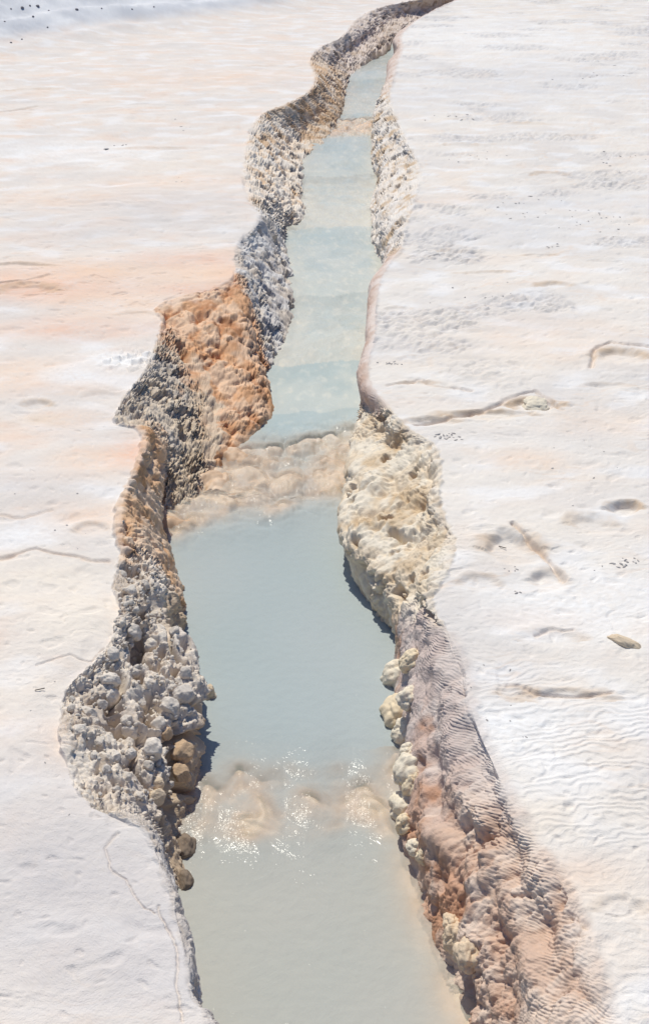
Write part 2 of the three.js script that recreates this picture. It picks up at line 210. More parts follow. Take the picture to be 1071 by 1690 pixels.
// ------------------------------------------------------------------ one bank: a grid of points, displaced and coloured, then cut into its objects
const WALL = [46, 52, 44, 10];
function buildBank(side, net, table, regionOf) {
  const w = extend(net), n = w.length, sg = side === 'left' ? -1 : 1;
  const rowsAt = [];
  for (let i = 0; i + 1 < n; i++) {
    let most = 0;
    for (let j = 0; j < 4; j++) { const a = proj(...w[i][j]), b = proj(...w[i + 1][j]); if (a[2] > 0.3 && b[2] > 0.3) most = Math.max(most, Math.min(Math.hypot(a[0] - b[0], a[1] - b[1]), 260)); }
    const inView = i >= NEAR && i < n - 5, c = Math.max(4, Math.ceil(most / (inView ? 1.75 : 6)));
    for (let k = 0; k < c; k++) rowsAt.push(i + k / c);
  }
  rowsAt.push(n - 1.0001);
  const outer = 70, flat = 215, wallN = WALL.reduce((a, b) => a + b), cols = outer + flat + wallN + 1, rows = rowsAt.length, N = rows * cols;
  const base = new Float32Array(N * 3), kind = new Float32Array(N), rowOf = new Float32Array(rows);
  const p = [[], [], [], [], [], []];
  for (let r = 0; r < rows; r++) {
    const f = rowsAt[r], i = Math.floor(f), t = f - i, q = k => w[clamp(k, 0, n - 1)];
    rowOf[r] = f - NEAR;
    for (let j = 0; j < 4; j++) p[j + 1] = [0, 1, 2].map(c => cr(q(i - 1)[j][c], q(i)[j][c], q(i + 1)[j][c], q(i + 2)[j][c], t));
    const rim = p[1], foot = p[4];
    p[0] = [rim[0] + sg * 0.07, G(rim[2]), rim[2]];
    p[5] = [foot[0] - sg * 0.03, foot[1] - 0.16, foot[2] + 0.01];
    const dep = Math.max(0.6, -rim[2] * cp + (EYE - rim[1]) * sp), edge = (sg < 0 ? -(CX + 75) : (1071 - CX + 75)) / FPX * dep, far = sg * Math.max(32, Math.abs(rim[2]) * 1.6);
    let v = r * cols;
    const inner = sg < 0 ? Math.min(edge, rim[0] - 0.15) : Math.max(edge, rim[0] + 0.15);
    for (let c = 0; c < outer; c++, v++) { const u = c / outer, x = lerp(far, inner, 1 - (1 - u) ** 3); base.set([x, G(rim[2]), rim[2]], v * 3); kind[v] = -Math.abs(x - rim[0]); }
    for (let c = 0; c < flat; c++, v++) { const u = c / flat, x = lerp(inner, rim[0], u), dy = rim[1] - G(rim[2]), near = ss(0.08, 0, Math.abs(x - rim[0])); base.set([x, G(rim[2]) + dy * near, rim[2]], v * 3); kind[v] = -Math.abs(x - rim[0]); }
    for (let s = 0; s < 4; s++) for (let c = 0; c < WALL[s]; c++, v++) {
      const u = c / WALL[s], a = p[s], b = p[s + 1], d = p[s + 2], e = s < 3 ? p[s + 3] : p[5];
      for (let k = 0; k < 3; k++) base[v * 3 + k] = cr(a[k], b[k], d[k], e[k], u);
      kind[v] = s + u;
    }
    base.set(p[5], v * 3); kind[v] = 4;
  }
  const normals = new Float32Array(N * 3), e1 = new THREE.Vector3(), e2 = new THREE.Vector3();
  for (let r = 0; r < rows; r++) for (let c = 0; c < cols; c++) {
    const dr = 3, dc = 3, v = r * cols + c, a = Math.max(0, r - dr) * cols + c, b = Math.min(rows - 1, r + dr) * cols + c, d = r * cols + Math.max(0, c - dc), e = r * cols + Math.min(cols - 1, c + dc);
    e1.set(base[b * 3] - base[a * 3], base[b * 3 + 1] - base[a * 3 + 1], base[b * 3 + 2] - base[a * 3 + 2]);
    e2.set(base[e * 3] - base[d * 3], base[e * 3 + 1] - base[d * 3 + 1], base[e * 3 + 2] - base[d * 3 + 2]);
    e1.cross(e2).multiplyScalar(sg < 0 ? -1 : 1).normalize();
    if (e1.y < 0 && kind[v] < 0.5) e1.negate();
    normals.set([e1.x, e1.y, e1.z], v * 3);
  }
  const pos = new Float32Array(N * 3), col = new Float32Array(N * 3), uv = new Float32Array(N * 2), region = new Uint8Array(N);
  for (let r = 0; r < rows; r++) for (let c = 0; c < cols; c++) {
    const v = r * cols + c, x = base[v * 3], y = base[v * 3 + 1], z = base[v * 3 + 2], k = kind[v], rw = rowOf[r] + (0.55 * n3(x * 9, y * 9, z * 9) + 0.45 * n3(x * 28, y * 28, z * 28)) * (rowOf[r] > 0 ? 1 : 0);
    const cell = Math.max(0.001, Math.hypot(base[v * 3] - base[(v + (c ? -1 : 1)) * 3], base[v * 3 + 2] - base[(v + (c ? -1 : 1)) * 3 + 2]));
    let h = 0, cR, cG, cB;
    // how far the wall's own relief reaches over the rim onto the flat
    const spill = side === 'left' ? (rowOf[r] > 5.5 && rowOf[r] < 13.6 ? 0.006 : rowOf[r] > 29.5 ? 0.02 : 0.010) : (rowOf[r] > 11 && rowOf[r] < 26 ? 0.010 : rowOf[r] > 26 ? 0.02 : 0.035);
    const wall = k >= 0 ? 1 : ss(-spill, 0, k + 0.012 * n3(x * 30, 9, z * 30)) * 0.999;
    // terrace
    const hl = hill(x, z);
    {
      const dist = Math.max(1, -z);
      h += (0.016 * n3(x * 0.9, 0.5, z * 1.1) + 0.008 * n3(x * 3.1, 1.5, z * 4) + 0.0035 * n3(x * 11, 2.5, z * 14) + 0.0016 * fbm(x * 34, 4.1, z * 40, 2)) * (1 - wall * 0.6);
      const nearT2 = ss(-3.2, -1.9, z), calm = side === 'left' ? 0.45 : 1;
      const ph = (z + 0.12 * x) / 0.021 + 2.6 * n3(x * 4, 7.7, z * 6) + 1.3 * n3(x * 13, 1.2, z * 19) + 0.5 * n3(x * 40, 1.2, z * 50);
      h -= 0.004 * ss(0.30, 0.55, n3(x * 13 + 3, 17, z * 15)) + 0.003 * ss(0.35, 0.6, n3(x * 31 + 3, 27, z * 36)); h += 0.0012 * fbm(x * 60, 7, z * 70, 3);
      h += ripple(ph) * (side === 'right' ? lerp(0.0010, 0.0018, nearT2) : 0.0010) * calm * (0.4 + 0.9 * ss(-0.2, 0.5, n3(x * 2.3, 8.1, z * 2.9))) * (1 - wall);
      if (dist > 4) h += (0.006 * fbm(x * 3, 5, z * 9, 4) + 0.003 * ripple((z + 0.05 * x) / 0.11 + 2.6 * n3(x * 0.9, 5, z * 1.6) + 1.2 * n3(x * 4, 5, z * 6)) * ss(-0.1, 0.4, n3(x * 1.2, 3, z * 2))) * ss(4, 7, dist) * (1 - wall);
    }
    const st = 0.5 + 0.5 * n3(x * 3.2, 20.1, z * 4.6), nearT = ss(-4, -2, z), st2 = 0.5 + 0.5 * fbm(x * 9, 31.7, z * lerp(12, 10, nearT), 4), fine = 0.5 + 0.5 * n3(x * 60, 12, z * 80);
    const warm = ss(0.42, 0.8, st * 0.55 + st2 * 0.45);
    const st3 = 0.5 + 0.5 * fbm(x * 22, 51.7, z * lerp(30, 26, nearT), 3), streak = ss(0.52, 0.78, st2 * 0.5 + st3 * 0.5);
    if (side === 'left') { cR = lerp(.785, .80, warm); cG = lerp(.70, .62, warm); cB = lerp(.62, .495, warm); cR = lerp(cR, .80, streak * 0.75); cG = lerp(cG, .57, streak * 0.75); cB = lerp(cB, .44, streak * 0.75); }
    else { cR = lerp(.795, .80, warm); cG = lerp(.73, .685, warm); cB = lerp(.655, .58, warm); cR = lerp(cR, .78, streak * 0.4); cG = lerp(cG, .64, streak * 0.4); cB = lerp(cB, .53, streak * 0.4); }
    { const gr = ss(0.38, 0.72, 0.5 + 0.5 * fbm(x * 1.7 + 2, 101, z * 2.6, 4)) * (side === 'left' ? 0.75 : 0.8) + 0.12; cR = lerp(cR, .69, gr); cG = lerp(cG, .64, gr); cB = lerp(cB, .595, gr); }
    { const pale = ss(0.5, 0.75, 0.5 + 0.5 * n3(x * 5 + 7, 61, z * 8) + 0.3 * (st3 - 0.5)) * 0.5; cR = lerp(cR, .845, pale); cG = lerp(cG, .835, pale); cB = lerp(cB, .83, pale); }
    { const ln = ss(0.10, 0.02, Math.abs(n3(x * 5 + 3, 81, z * 26 + 1.2 * n3(x * 9, 2, z * 9)))) * ss(0.0, 0.4, n3(x * 4, 91, z * 5)) * (side === 'left' ? 0.35 : 0.45); cR = lerp(cR, .74, ln); cG = lerp(cG, .59, ln); cB = lerp(cB, .47, ln); }
    { const dirt = ss(0.66, 0.86, 0.5 + 0.5 * fbm(x * 70 + 3, 71, z * 120, 2)) * 0.22; cR = lerp(cR, .55, dirt); cG = lerp(cG, .47, dirt); cB = lerp(cB, .41, dirt); }
    for (const T of TINTS) {
      const dx = (x - T[0]) / T[2], dz = (z - T[1]) / T[3], dd = dx * dx + dz * dz; if (dd > 3.2) continue;
      const a = Math.min(1, T[5] * 1.35) * ss(1.7, 0.1, Math.sqrt(dd) + 0.9 * (st2 - 0.5) + 0.7 * (st - 0.5)) * (0.35 + 0.9 * ss(0.25, 0.75, st2 * 0.7 + fine * 0.3));
      cR = lerp(cR, T[4][0], a); cG = lerp(cG, T[4][1], a); cB = lerp(cB, T[4][2], a);
    }
    if (wall < 1) {
      for (const T of DENTS) {
        const dx = (x - T[0]) / T[2] + 0.25 * n3(x * 22, 3, z * 22), dz = (z - T[1]) / T[3] + 0.3 * n3(x * 19, 6, z * 23); if (dx * dx + dz * dz > 6) continue;
        const q = Math.sqrt(dx * dx + dz * dz), deep = dz < 0 ? 1 - ss(0.55, 1.0, q) : 1 - ss(0.1, 1.25, q);                   // the far edge is a small step, the near one a slope
        h -= T[4] * 0.62 * deep * (1 - wall);
        h += T[4] * 0.22 * ss(0.6, 0, Math.abs(q - 1.15)) * (dz < 0 ? 1 : 0.2);
        const a = T[5] * (dz < 0.3 ? ss(0.5, 0, Math.abs(q - 0.9)) : 0.25 * ss(1.2, 0.3, q)) * ss(0.2, 0.65, st2 + 0.25 * (fine - 0.5)) ;
        cR = lerp(cR, .60, a); cG = lerp(cG, .42, a); cB = lerp(cB, .26, a);
      }
      for (const [pts, lw, ld] of LINES) {
        const d = lineDist(x + 0.016 * n3(x * 14, 1, z * 14) + 0.003 * n3(x * 70, 1, z * 70), z + 0.016 * n3(x * 14, 7, z * 14) + 0.003 * n3(x * 70, 3, z * 70), pts); if (d > lw * 2.2) continue;
        h -= ld * ss(lw, 0, d);
        const a = (lw < .0065 ? 0.15 : 0.75) * ss(lw * 2, 0, d) * st2; cR = lerp(cR, .62, a); cG = lerp(cG, .47, a); cB = lerp(cB, .36, a);
      }
      if (side === 'right' && z < -3.6) {                                                // broken crust, in bands across the far right terrace
        const band = ss(0.12, 0.42, n3(x * 1.3 + 4, 2.2, z * 2.4) + 0.45 * n3(x * 4, 9.2, z * 7)) * ss(-3.6, -4.6, z);
        if (band > 0) { const f = fbm(x * 26, 3, z * 30, 3); h += band * (0.016 * f + 0.012 * chip(x, 0, z * 1.2, .07)); const a = band * (0.25 + 0.75 * ss(-0.1, 0.4, -f)) * 0.75; cR = lerp(cR, .50, a); cG = lerp(cG, .48, a); cB = lerp(cB, .48, a); }
      }
      if (side === 'left') {                                                             // torn white crust behind the grey break
        const tw = at(225, 590), d = Math.hypot((x - tw[0]) / .17, (z - tw[2]) / .14), a = ss(1.1, 0.3, d) * (1 - wall); if (a > 0) { h += a * (0.016 * chip(x, y, z, .035) + 0.010 * fbm(x * 40, 3, z * 40, 3)); }
      }
    }
    if (wall > 0) {
      style(table, rw);
      const kk = Math.max(k, 0), lowW = ss(0.2, 2.6, kk), rag = 0.45 + 0.95 * ss(-0.4, 0.5, n3(x * 7, y * 7 + 40, z * 7)), sc = clamp(0.75 - z * 0.085, 0.85, 1.9);
      let hw = 0;
      const wx = x + 0.012 * n3(x * 22, y * 22, z * 22), wy = y + 0.012 * n3(x * 22 + 50, y * 22, z * 22), wz = z + 0.012 * n3(x * 22, y * 22 + 50, z * 22);
      let d1 = 0;
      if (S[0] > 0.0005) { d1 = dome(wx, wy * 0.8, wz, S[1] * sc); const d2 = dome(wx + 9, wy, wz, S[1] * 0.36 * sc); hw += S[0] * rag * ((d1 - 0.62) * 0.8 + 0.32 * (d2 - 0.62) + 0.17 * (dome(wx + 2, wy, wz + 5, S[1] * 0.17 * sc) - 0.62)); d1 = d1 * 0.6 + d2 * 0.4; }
      let ch = 0;
      if (S[2] > 0.0005) { ch = chip(wx, wy, wz, S[3] * sc); const c2 = chip(wx + 3, wy + 8, wz, S[3] * 0.38 * sc); const c3 = chip(wx + 13, wy + 8, wz + 2, S[3] * 0.17 * sc); hw += S[2] * rag * (ch * 0.9 + 0.5 * c2 + 0.32 * c3 + 0.5 * fbm(x * 14, y * 14, z * 14, 3)); ch = ch * 0.5 + c2 * 0.5; }
      if (S[4] > 0.0002) hw += S[4] * (0.5 - Math.abs(n3(z * 26 + x * 12, y * 4.5, x * 10))) * 1.3 + S[4] * 0.5 * (0.4 - Math.abs(n3(z * 70 + x * 30, y * 9 + 4, x * 30)));
      let rp = 0;
      if (S[5] > 0.0001) { const ph = (0.62 * z - 0.76 * y - 0.16 * x) / (0.0064 * clamp(sc, .85, 1.3)) + 2.0 * n3(x * 12, y * 12, z * 12) + 0.8 * n3(x * 38, y * 38, z * 38); rp = ripple(ph) * (0.55 + 0.6 * ss(-0.5, 0.4, n3(x * 20, y * 20 + 9, z * 20))); hw += S[5] * rp; }
      if (S[2] > .012 || rw > 11 && side === 'right' && rw < 20) {                          // holes eaten into the rock
        const pf = side === 'left' && rw < 14 ? 17 : 13; worley(x * pf + 5, y * pf, z * pf); const pit = CELL > 0.5 ? ss(side === 'left' ? 0.48 : 0.36, 0.14, F1 + 0.15 * n3(x * 60, y * 60, z * 60)) : 0; hw -= (side === 'left' && rw < 14 ? 0.06 : 0.042) * pit * ss(0.35, 0.9, kk) * sc;
        if (side === 'left' && rw > 5.5 && rw < 13.5) hw += 0.034 * n3(x * 8 + 7, y * 8, z * 8) + 0.008 * fbm(x * 38, y * 38, z * 38, 3) - 0.055 * ss(0.09, 0, Math.abs(n3(x * 6 + 4, y * 6, z * 6 + 9))) * ss(0.4, 1, kk);
      }
      if (side === 'right' && rw < 12) for (const [pts, fw, fa] of FOLDS) { let d = 9; for (let q = 0; q + 1 < Math.max(2, pts.length); q++) { const A = pts[q], E = pts[Math.min(q + 1, pts.length - 1)], ex = E[0] - A[0], ey = E[1] - A[1], ez = E[2] - A[2], t = clamp(((x - A[0]) * ex + (y - A[1]) * ey + (z - A[2]) * ez) / (ex * ex + ey * ey + ez * ez + 1e-9)); d = Math.min(d, Math.hypot(x - A[0] - ex * t, y - A[1] - ey * t, z - A[2] - ez * t)); } if (d < fw) hw += fa * (fa < 0 && pts.length > 2 ? 0.8 : 1.4) * ss(fw * 1.2, 0, d + 0.008 * n3(x * 40, y * 40, z * 40)); }
      if (side === 'left') for (const [pts, fw, fa] of HOLES) { let d = 9; for (let q = 0; q + 1 < pts.length; q++) { const A = pts[q], E = pts[q + 1], ex = E[0] - A[0], ey = E[1] - A[1], ez = E[2] - A[2], t = clamp(((x - A[0]) * ex + (y - A[1]) * ey + (z - A[2]) * ez) / (ex * ex + ey * ey + ez * ez)); d = Math.min(d, Math.hypot(x - A[0] - ex * t, y - A[1] - ey * t, z - A[2] - ez * t)); } if (d < fw) hw += fa * ss(fw, 0.3 * fw, d + 0.012 * n3(x * 40, y * 40, z * 40)); }
      if (side === 'right' && rw < 11.5) hw += 0.012 * n3(x * 5.5, y * 5.5 + 3, z * 5.5) + 0.012 * n3(x * 12, y * 12, z * 12 + 5) + 0.005 * n3(x * 26, y * 26, z * 26);
      else hw += 0.010 * n3(x * 6, y * 6, z * 6);
      hw += 0.0030 * rag * fbm(x * 42, y * 42, z * 42, 3) + 0.0016 * fbm(x * 90, y * 90, z * 90, 2);
      const rimFade = side === 'right' && rw > 19.6 && rw < 26.6 ? (k >= 0 ? 0.1 + 0.9 * ss(0, 0.6, k) : 0.1) : k >= 0 ? 0.6 + 0.4 * ss(0, 0.2, k) : 0.6;
      h = h * (1 - wall) + h * 0.3 * wall + wall * hw * rimFade * (k > 3 ? 1 : 1);
      // colour of the wall: broad patches of its three mineral tones, speckled; shade painted into knob creases and low chips as the darker tone; pale crust near the rim
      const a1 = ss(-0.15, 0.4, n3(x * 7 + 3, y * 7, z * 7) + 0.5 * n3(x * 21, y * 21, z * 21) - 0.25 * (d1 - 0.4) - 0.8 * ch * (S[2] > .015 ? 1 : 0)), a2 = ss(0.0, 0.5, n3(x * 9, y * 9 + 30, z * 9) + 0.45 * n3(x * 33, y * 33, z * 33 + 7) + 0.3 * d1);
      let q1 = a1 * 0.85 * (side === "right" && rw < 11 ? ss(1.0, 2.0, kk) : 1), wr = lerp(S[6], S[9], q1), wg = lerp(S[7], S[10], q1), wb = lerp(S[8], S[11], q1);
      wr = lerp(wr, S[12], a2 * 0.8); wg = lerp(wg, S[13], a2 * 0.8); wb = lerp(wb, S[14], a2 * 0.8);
      if (side === 'right' && rw < 9) { const a = ss(-0.1, 0.35, n3(x * 8, y * 8 + 60, z * 8) + 0.3 * n3(x * 25, y * 25, z * 25)) * ss(0.9, 2.2, kk) * ss(9, 5, rw) * 0.8; wr = lerp(wr, .60, a); wg = lerp(wg, .33, a); wb = lerp(wb, .20, a); }
      if (side === 'left' && rw > 18.3 && rw < 21.5) { const a = ss(1.2, 2.2, kk + 0.8 * n3(x * 12, y * 12, z * 12)) * 0.8; wr = lerp(wr, .72, a); wg = lerp(wg, .58, a); wb = lerp(wb, .43, a); }
      if (side === 'left' && rw > 5.6 && rw < 13.5) { const a = ss(2.0, 2.6, kk + 0.5 * n3(x * 12, y * 12, z * 12)) * 0.75; wr = lerp(wr, .60, a); wg = lerp(wg, .44, a); wb = lerp(wb, .28, a); }
      if (side === 'right' && rw < 11) for (const [A, fr2] of RUST) { const d = Math.hypot(x - A[0], y - A[1], z - A[2]) / fr2 + 0.5 * n3(x * 30, y * 30, z * 30); if (d < 1) { const a = 0.75 * ss(1, 0.3, d) * (0.6 + 0.6 * n3(x * 60, y * 60, z * 60)); wr = lerp(wr, .50, a); wg = lerp(wg, .23, a); wb = lerp(wb, .11, a); } }
      const sp2 = 0.94 + 0.12 * n3(x * 90, y * 90, z * 90); wr *= sp2; wg *= sp2; wb *= sp2;
      const onto = wall * (k < 0 ? 0.5 : ss(-0.1, side === 'left' && rw > 5.5 && rw < 13.5 ? 0.1 : side === 'left' ? 0.35 : 0.6, kk + 0.35 * n3(x * 23, y * 23, z * 23)) * 0.5 + 0.5);
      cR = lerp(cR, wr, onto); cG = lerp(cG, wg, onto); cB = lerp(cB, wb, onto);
    } else { const f = 0.965 + 0.06 * fine; cR *= f; cG *= f; cB *= f; }
    if (k < 0) h += 0;
    const up = k < 0 ? hl : 0;
    if (up > 0.02) { const a = ss(0.02, 0.15, up); const hb = ss(-0.2, 0.35, fbm(x * 2.2, 3, z * 2.2, 4)); cR = lerp(cR, lerp(.64, .78, hb), a); cG = lerp(cG, lerp(.64, .77, hb), a); cB = lerp(cB, lerp(.66, .77, hb), a); h += a * (0.05 * fbm(x * 3, 3, z * 3, 4) + 0.012 * fbm(x * 25, 3, z * 25, 2)); }
    pos[v * 3] = x + normals[v * 3] * h; pos[v * 3 + 1] = y + normals[v * 3 + 1] * h + up; pos[v * 3 + 2] = z + normals[v * 3 + 2] * h;
    col[v * 3] = clamp(cR, .02, .9); col[v * 3 + 1] = clamp(cG, .02, .9); col[v * 3 + 2] = clamp(cB, .02, .9);
    uv[v * 2] = pos[v * 3] + sg * pos[v * 3 + 1] * 1.0; uv[v * 2 + 1] = -pos[v * 3 + 2] + pos[v * 3 + 1] * 0.8;
    region[v] = regionOf(rw, k + 0.25 * n3(x * 25, y * 25, z * 25 + 3) * (k > 0 ? 1 : 0), up, z);
  }
  const idx = new Uint32Array((rows - 1) * (cols - 1) * 6); let o = 0;
  for (let r = 0; r + 1 < rows; r++) for (let c = 0; c + 1 < cols; c++) {
    const a = r * cols + c, b = a + 1, d = a + cols, e = d + 1;
    if (sg < 0) { idx.set([a, b, d, b, e, d], o); } else { idx.set([a, d, b, b, d, e], o); }
    o += 6;
  }
  const g = new THREE.BufferGeometry();
  g.setAttribute('position', new THREE.BufferAttribute(pos, 3)); g.setIndex(new THREE.BufferAttribute(idx, 1)); g.computeVertexNormals();
  return { pos, col, uv, idx, region, normal: g.attributes.normal.array, rows, cols };
}
function cut(B, id, origin) {                                                            // the part of a bank that belongs to one object
  const map = new Int32Array(B.region.length).fill(-1), P = [], Nn = [], Cc = [], U = [], I = [];
  for (let i = 0; i < B.idx.length; i += 6) {
    if (B.region[B.idx[i]] !== id) continue;
    for (let k = 0; k < 6; k++) {
      const v = B.idx[i + k];
      if (map[v] < 0) { map[v] = P.length / 3; P.push(B.pos[v * 3] - origin[0], B.pos[v * 3 + 1] - origin[1], B.pos[v * 3 + 2] - origin[2]); Nn.push(B.normal[v * 3], B.normal[v * 3 + 1], B.normal[v * 3 + 2]); Cc.push(B.col[v * 3], B.col[v * 3 + 1], B.col[v * 3 + 2]); U.push(B.uv[v * 2], B.uv[v * 2 + 1]); }
      I.push(map[v]);
    }
  }
  const g = new THREE.BufferGeometry();
  g.setAttribute('position', new THREE.Float32BufferAttribute(P, 3)); g.setAttribute('normal', new THREE.Float32BufferAttribute(Nn, 3)); g.setAttribute('color', new THREE.Float32BufferAttribute(Cc, 3)); g.setAttribute('uv', new THREE.Float32BufferAttribute(U, 2));
  g.setIndex(I);
  return g;
}

// ------------------------------------------------------------------ materials
function grain(size, f) { const d = new Uint8Array(size * size * 4); for (let i = 0; i < size; i++) for (let j = 0; j < size; j++) { const v = clamp(f(j / size, i / size)) * 255, k = (i * size + j) * 4; d[k] = d[k + 1] = d[k + 2] = v; d[k + 3] = 255; } const t = new THREE.DataTexture(d, size, size); t.wrapS = t.wrapT = THREE.RepeatWrapping; t.magFilter = THREE.LinearFilter; t.minFilter = THREE.LinearMipmapLinearFilter; t.generateMipmaps = true; t.needsUpdate = true; return t; }
const TAU = Math.PI * 2;
const torus = (u, v, f, off) => { const a = u * TAU, b = v * TAU, r = f / TAU; return n3(Math.cos(a) * r + off, Math.sin(a) * r + Math.cos(b) * r * 1.13, Math.sin(b) * r + off * 0.7); };
const pits = grain(512, (u, v) => 0.55 + 0.35 * torus(u, v, 60, 3) + 0.25 * torus(u, v, 130, 40));
pits.repeat.set(4, 4);
const wavelets = grain(512, (u, v) => 0.5 + 0.34 * torus(u, v, 26, 5) + 0.22 * torus(u, v, 60, 70) + 0.12 * torus(u, v, 120, 20));
const M = {
  dry: new THREE.MeshStandardMaterial({ name: 'travertine', vertexColors: true, roughness: 0.93, bumpMap: pits, bumpScale: 0.0012 }),
  damp: new THREE.MeshPhysicalMaterial({ name: 'damp_travertine', vertexColors: true, roughness: 0.7, bumpMap: pits, bumpScale: 0.0010 }),
  wet: new THREE.MeshPhysicalMaterial({ name: 'wet_travertine', vertexColors: true, roughness: 0.5, clearcoat: 0.25, clearcoatRoughness: 0.3, bumpMap: pits, bumpScale: 0.0010 }),
  bed: new THREE.MeshPhysicalMaterial({ name: 'bed', vertexColors: true, roughness: 0.6 })
};
const numbers = {};
const numbered = n => { const k = numbers[n] = (numbers[n] ?? -1) + 1; return k ? `${n}_${String(k).padStart(3, '0')}` : n; };
function add(o, name, data, parent = scene) { o.name = parent === scene ? numbered(name) : name; Object.assign(o.userData, data); o.castShadow = o.receiveShadow = true; parent.add(o); return o; }

// ------------------------------------------------------------------ left bank
const regL = (r, k, up) => {
  if (up > 0.03) return 1;
  if (r < -0.2 || k < 0.03) return 0;
  if (r < 5.7) return k > 0.5 ? 2 : 0;
  if (r < 13.6) return 3; if (r < 18.3) return 4; if (r < 20.35) return 5; if (r < 25.3) return 6; if (r < 29.7) return 7; if (r < 33.9) return 8; if (r < 38) return 9; if (r < 45) return 10; return 0;
};
const LB = buildBank('left', LEFT, STY_L, regL);
const regR = (r, k) => {
  if (r < -0.2 || k < 0.03) return 0;
  if (r < 5.2) return 1; if (r < 11.2) return 2; if (r < 20.2) return 3; if (r < 26.5) return 4; if (r < 35.4) return 5; return 0;
};
const RB = buildBank('right', RIGHT, STY_R, regR);
function piece(B, id, name, m, data) {
  const bb = [1e9, 1e9, 1e9, -1e9, -1e9, -1e9];
  for (let v = 0; v < B.region.length; v++) if (B.region[v] === id) for (let k = 0; k < 3; k++) { bb[k] = Math.min(bb[k], B.pos[v * 3 + k]); bb[k + 3] = Math.max(bb[k + 3], B.pos[v * 3 + k]); }
  const origin = data.kind === 'structure' ? [0, 0, 0] : [(bb[0] + bb[3]) / 2, bb[1], (bb[2] + bb[5]) / 2];
  const o = new THREE.Mesh(cut(B, id, origin), m); o.position.set(...origin);
  return add(o, name, data);
}
piece(LB, 0, 'left_terrace', M.dry, { kind: 'structure', label: 'pale pink and white travertine terrace left of the channel', category: 'ground' });
piece(LB, 1, 'hill', M.dry, { kind: 'structure', label: 'bluish white folded hillside at the upper left corner', category: 'hill' });
piece(RB, 0, 'right_terrace', M.dry, { kind: 'structure', label: 'white rippled travertine terrace right of the channel', category: 'ground' });
const slab = piece(LB, 2, 'broken_slab_edge', M.dry, { label: 'shaded broken edge under the smooth lilac slab at the lower left', category: 'rock' });
const rubbleBank = piece(LB, 3, 'rubble_outcrop', M.dry, { label: 'grey crumbling outcrop full of loose stones on the left bank beside the near pool', category: 'rock' });
piece(LB, 4, 'flowstone_curtain', M.damp, { label: 'orange brown fluted flowstone curtain beside the grey rubble outcrop', category: 'rock' });
piece(LB, 5, 'crumbly_outcrop', M.dry, { label: 'dark grey jagged crumbly rock left of the orange knobbly block', category: 'rock' });
piece(LB, 6, 'knobbly_outcrop', M.damp, { label: 'orange knobbly flowstone block jutting from the left bank above the cascade', category: 'rock' });
piece(LB, 7, 'pale_rock_face', M.dry, { label: 'shaded bluish grey blocky wall just behind the orange knobbly block', category: 'rock' });
piece(LB, 8, 'crumbly_rock_face', M.dry, { label: 'beige crumbling wall of the left bank beside the upper turquoise pool', category: 'rock' });
piece(LB, 9, 'fluted_rock_face', M.dry, { label: 'dark brown vertically streaked wall of the left bank far up the channel', category: 'rock' });
piece(LB, 10, 'knobbly_rock_face', M.dry, { label: 'farthest pinkish grey knobbly wall where the channel bends out of sight', category: 'rock' });
const apronLow = piece(RB, 1, 'rippled_apron', M.damp, { label: 'rust and pink rippled flowstone apron at the lower right of the channel', category: 'rock' });
const apron = piece(RB, 2, 'rippled_apron', M.dry, { label: 'greyish mauve finely rippled flowstone apron beside the near pool', category: 'rock' });
piece(RB, 3, 'knobbly_boulder', M.damp, { label: 'big tan knobbly boulder bulging from the right bank over the blue pool', category: 'rock' });
piece(RB, 4, 'flowstone_lip', M.dry, { label: 'smooth pinkish brown overhanging lip along the middle of the right bank', category: 'rock' });
piece(RB, 5, 'crumbly_bank_edge', M.dry, { label: 'white cauliflower textured bank edge on the right of the upper pool', category: 'rock' });

// ------------------------------------------------------------------ the water's levels: pools that are level, cascades between
const footX = net => { const w = extend(net).map(r => r[3]); return z => { let i = 0; while (i + 2 < w.length && w[i + 1][2] > z) i++; const t = clamp((z - w[i][2]) / (w[i + 1][2] - w[i][2])); return lerp(w[i][0], w[i + 1][0], t); }; };
const fL = footX(LEFT), fR = footX(RIGHT);
const POOLS = [[1900, 1425, .275, 535], [1225, 912, .265, 460], [675, 610, .275, 510], [585, 500, .26, 535], [470, 392, .255, 545], [360, 305, .25, 560], [285, 250, .25, 565], [172, 145, .24, 592], [135, 95, .235, 605], [75, 60, .21, 640], [40, 20, .18, 690]].map(([a, b, d, px]) => {
  const y = at(px, (a + b) / 2, d)[1], on = py => { const r = ray(px, py); return r[2] * (y - EYE) / r[1]; };
  return [on(a), on(b), y];
});
POOLS[0][0] = 6;
const RUN = { step: 0.01, top: 7, y: [], steep: [], idx: [] };
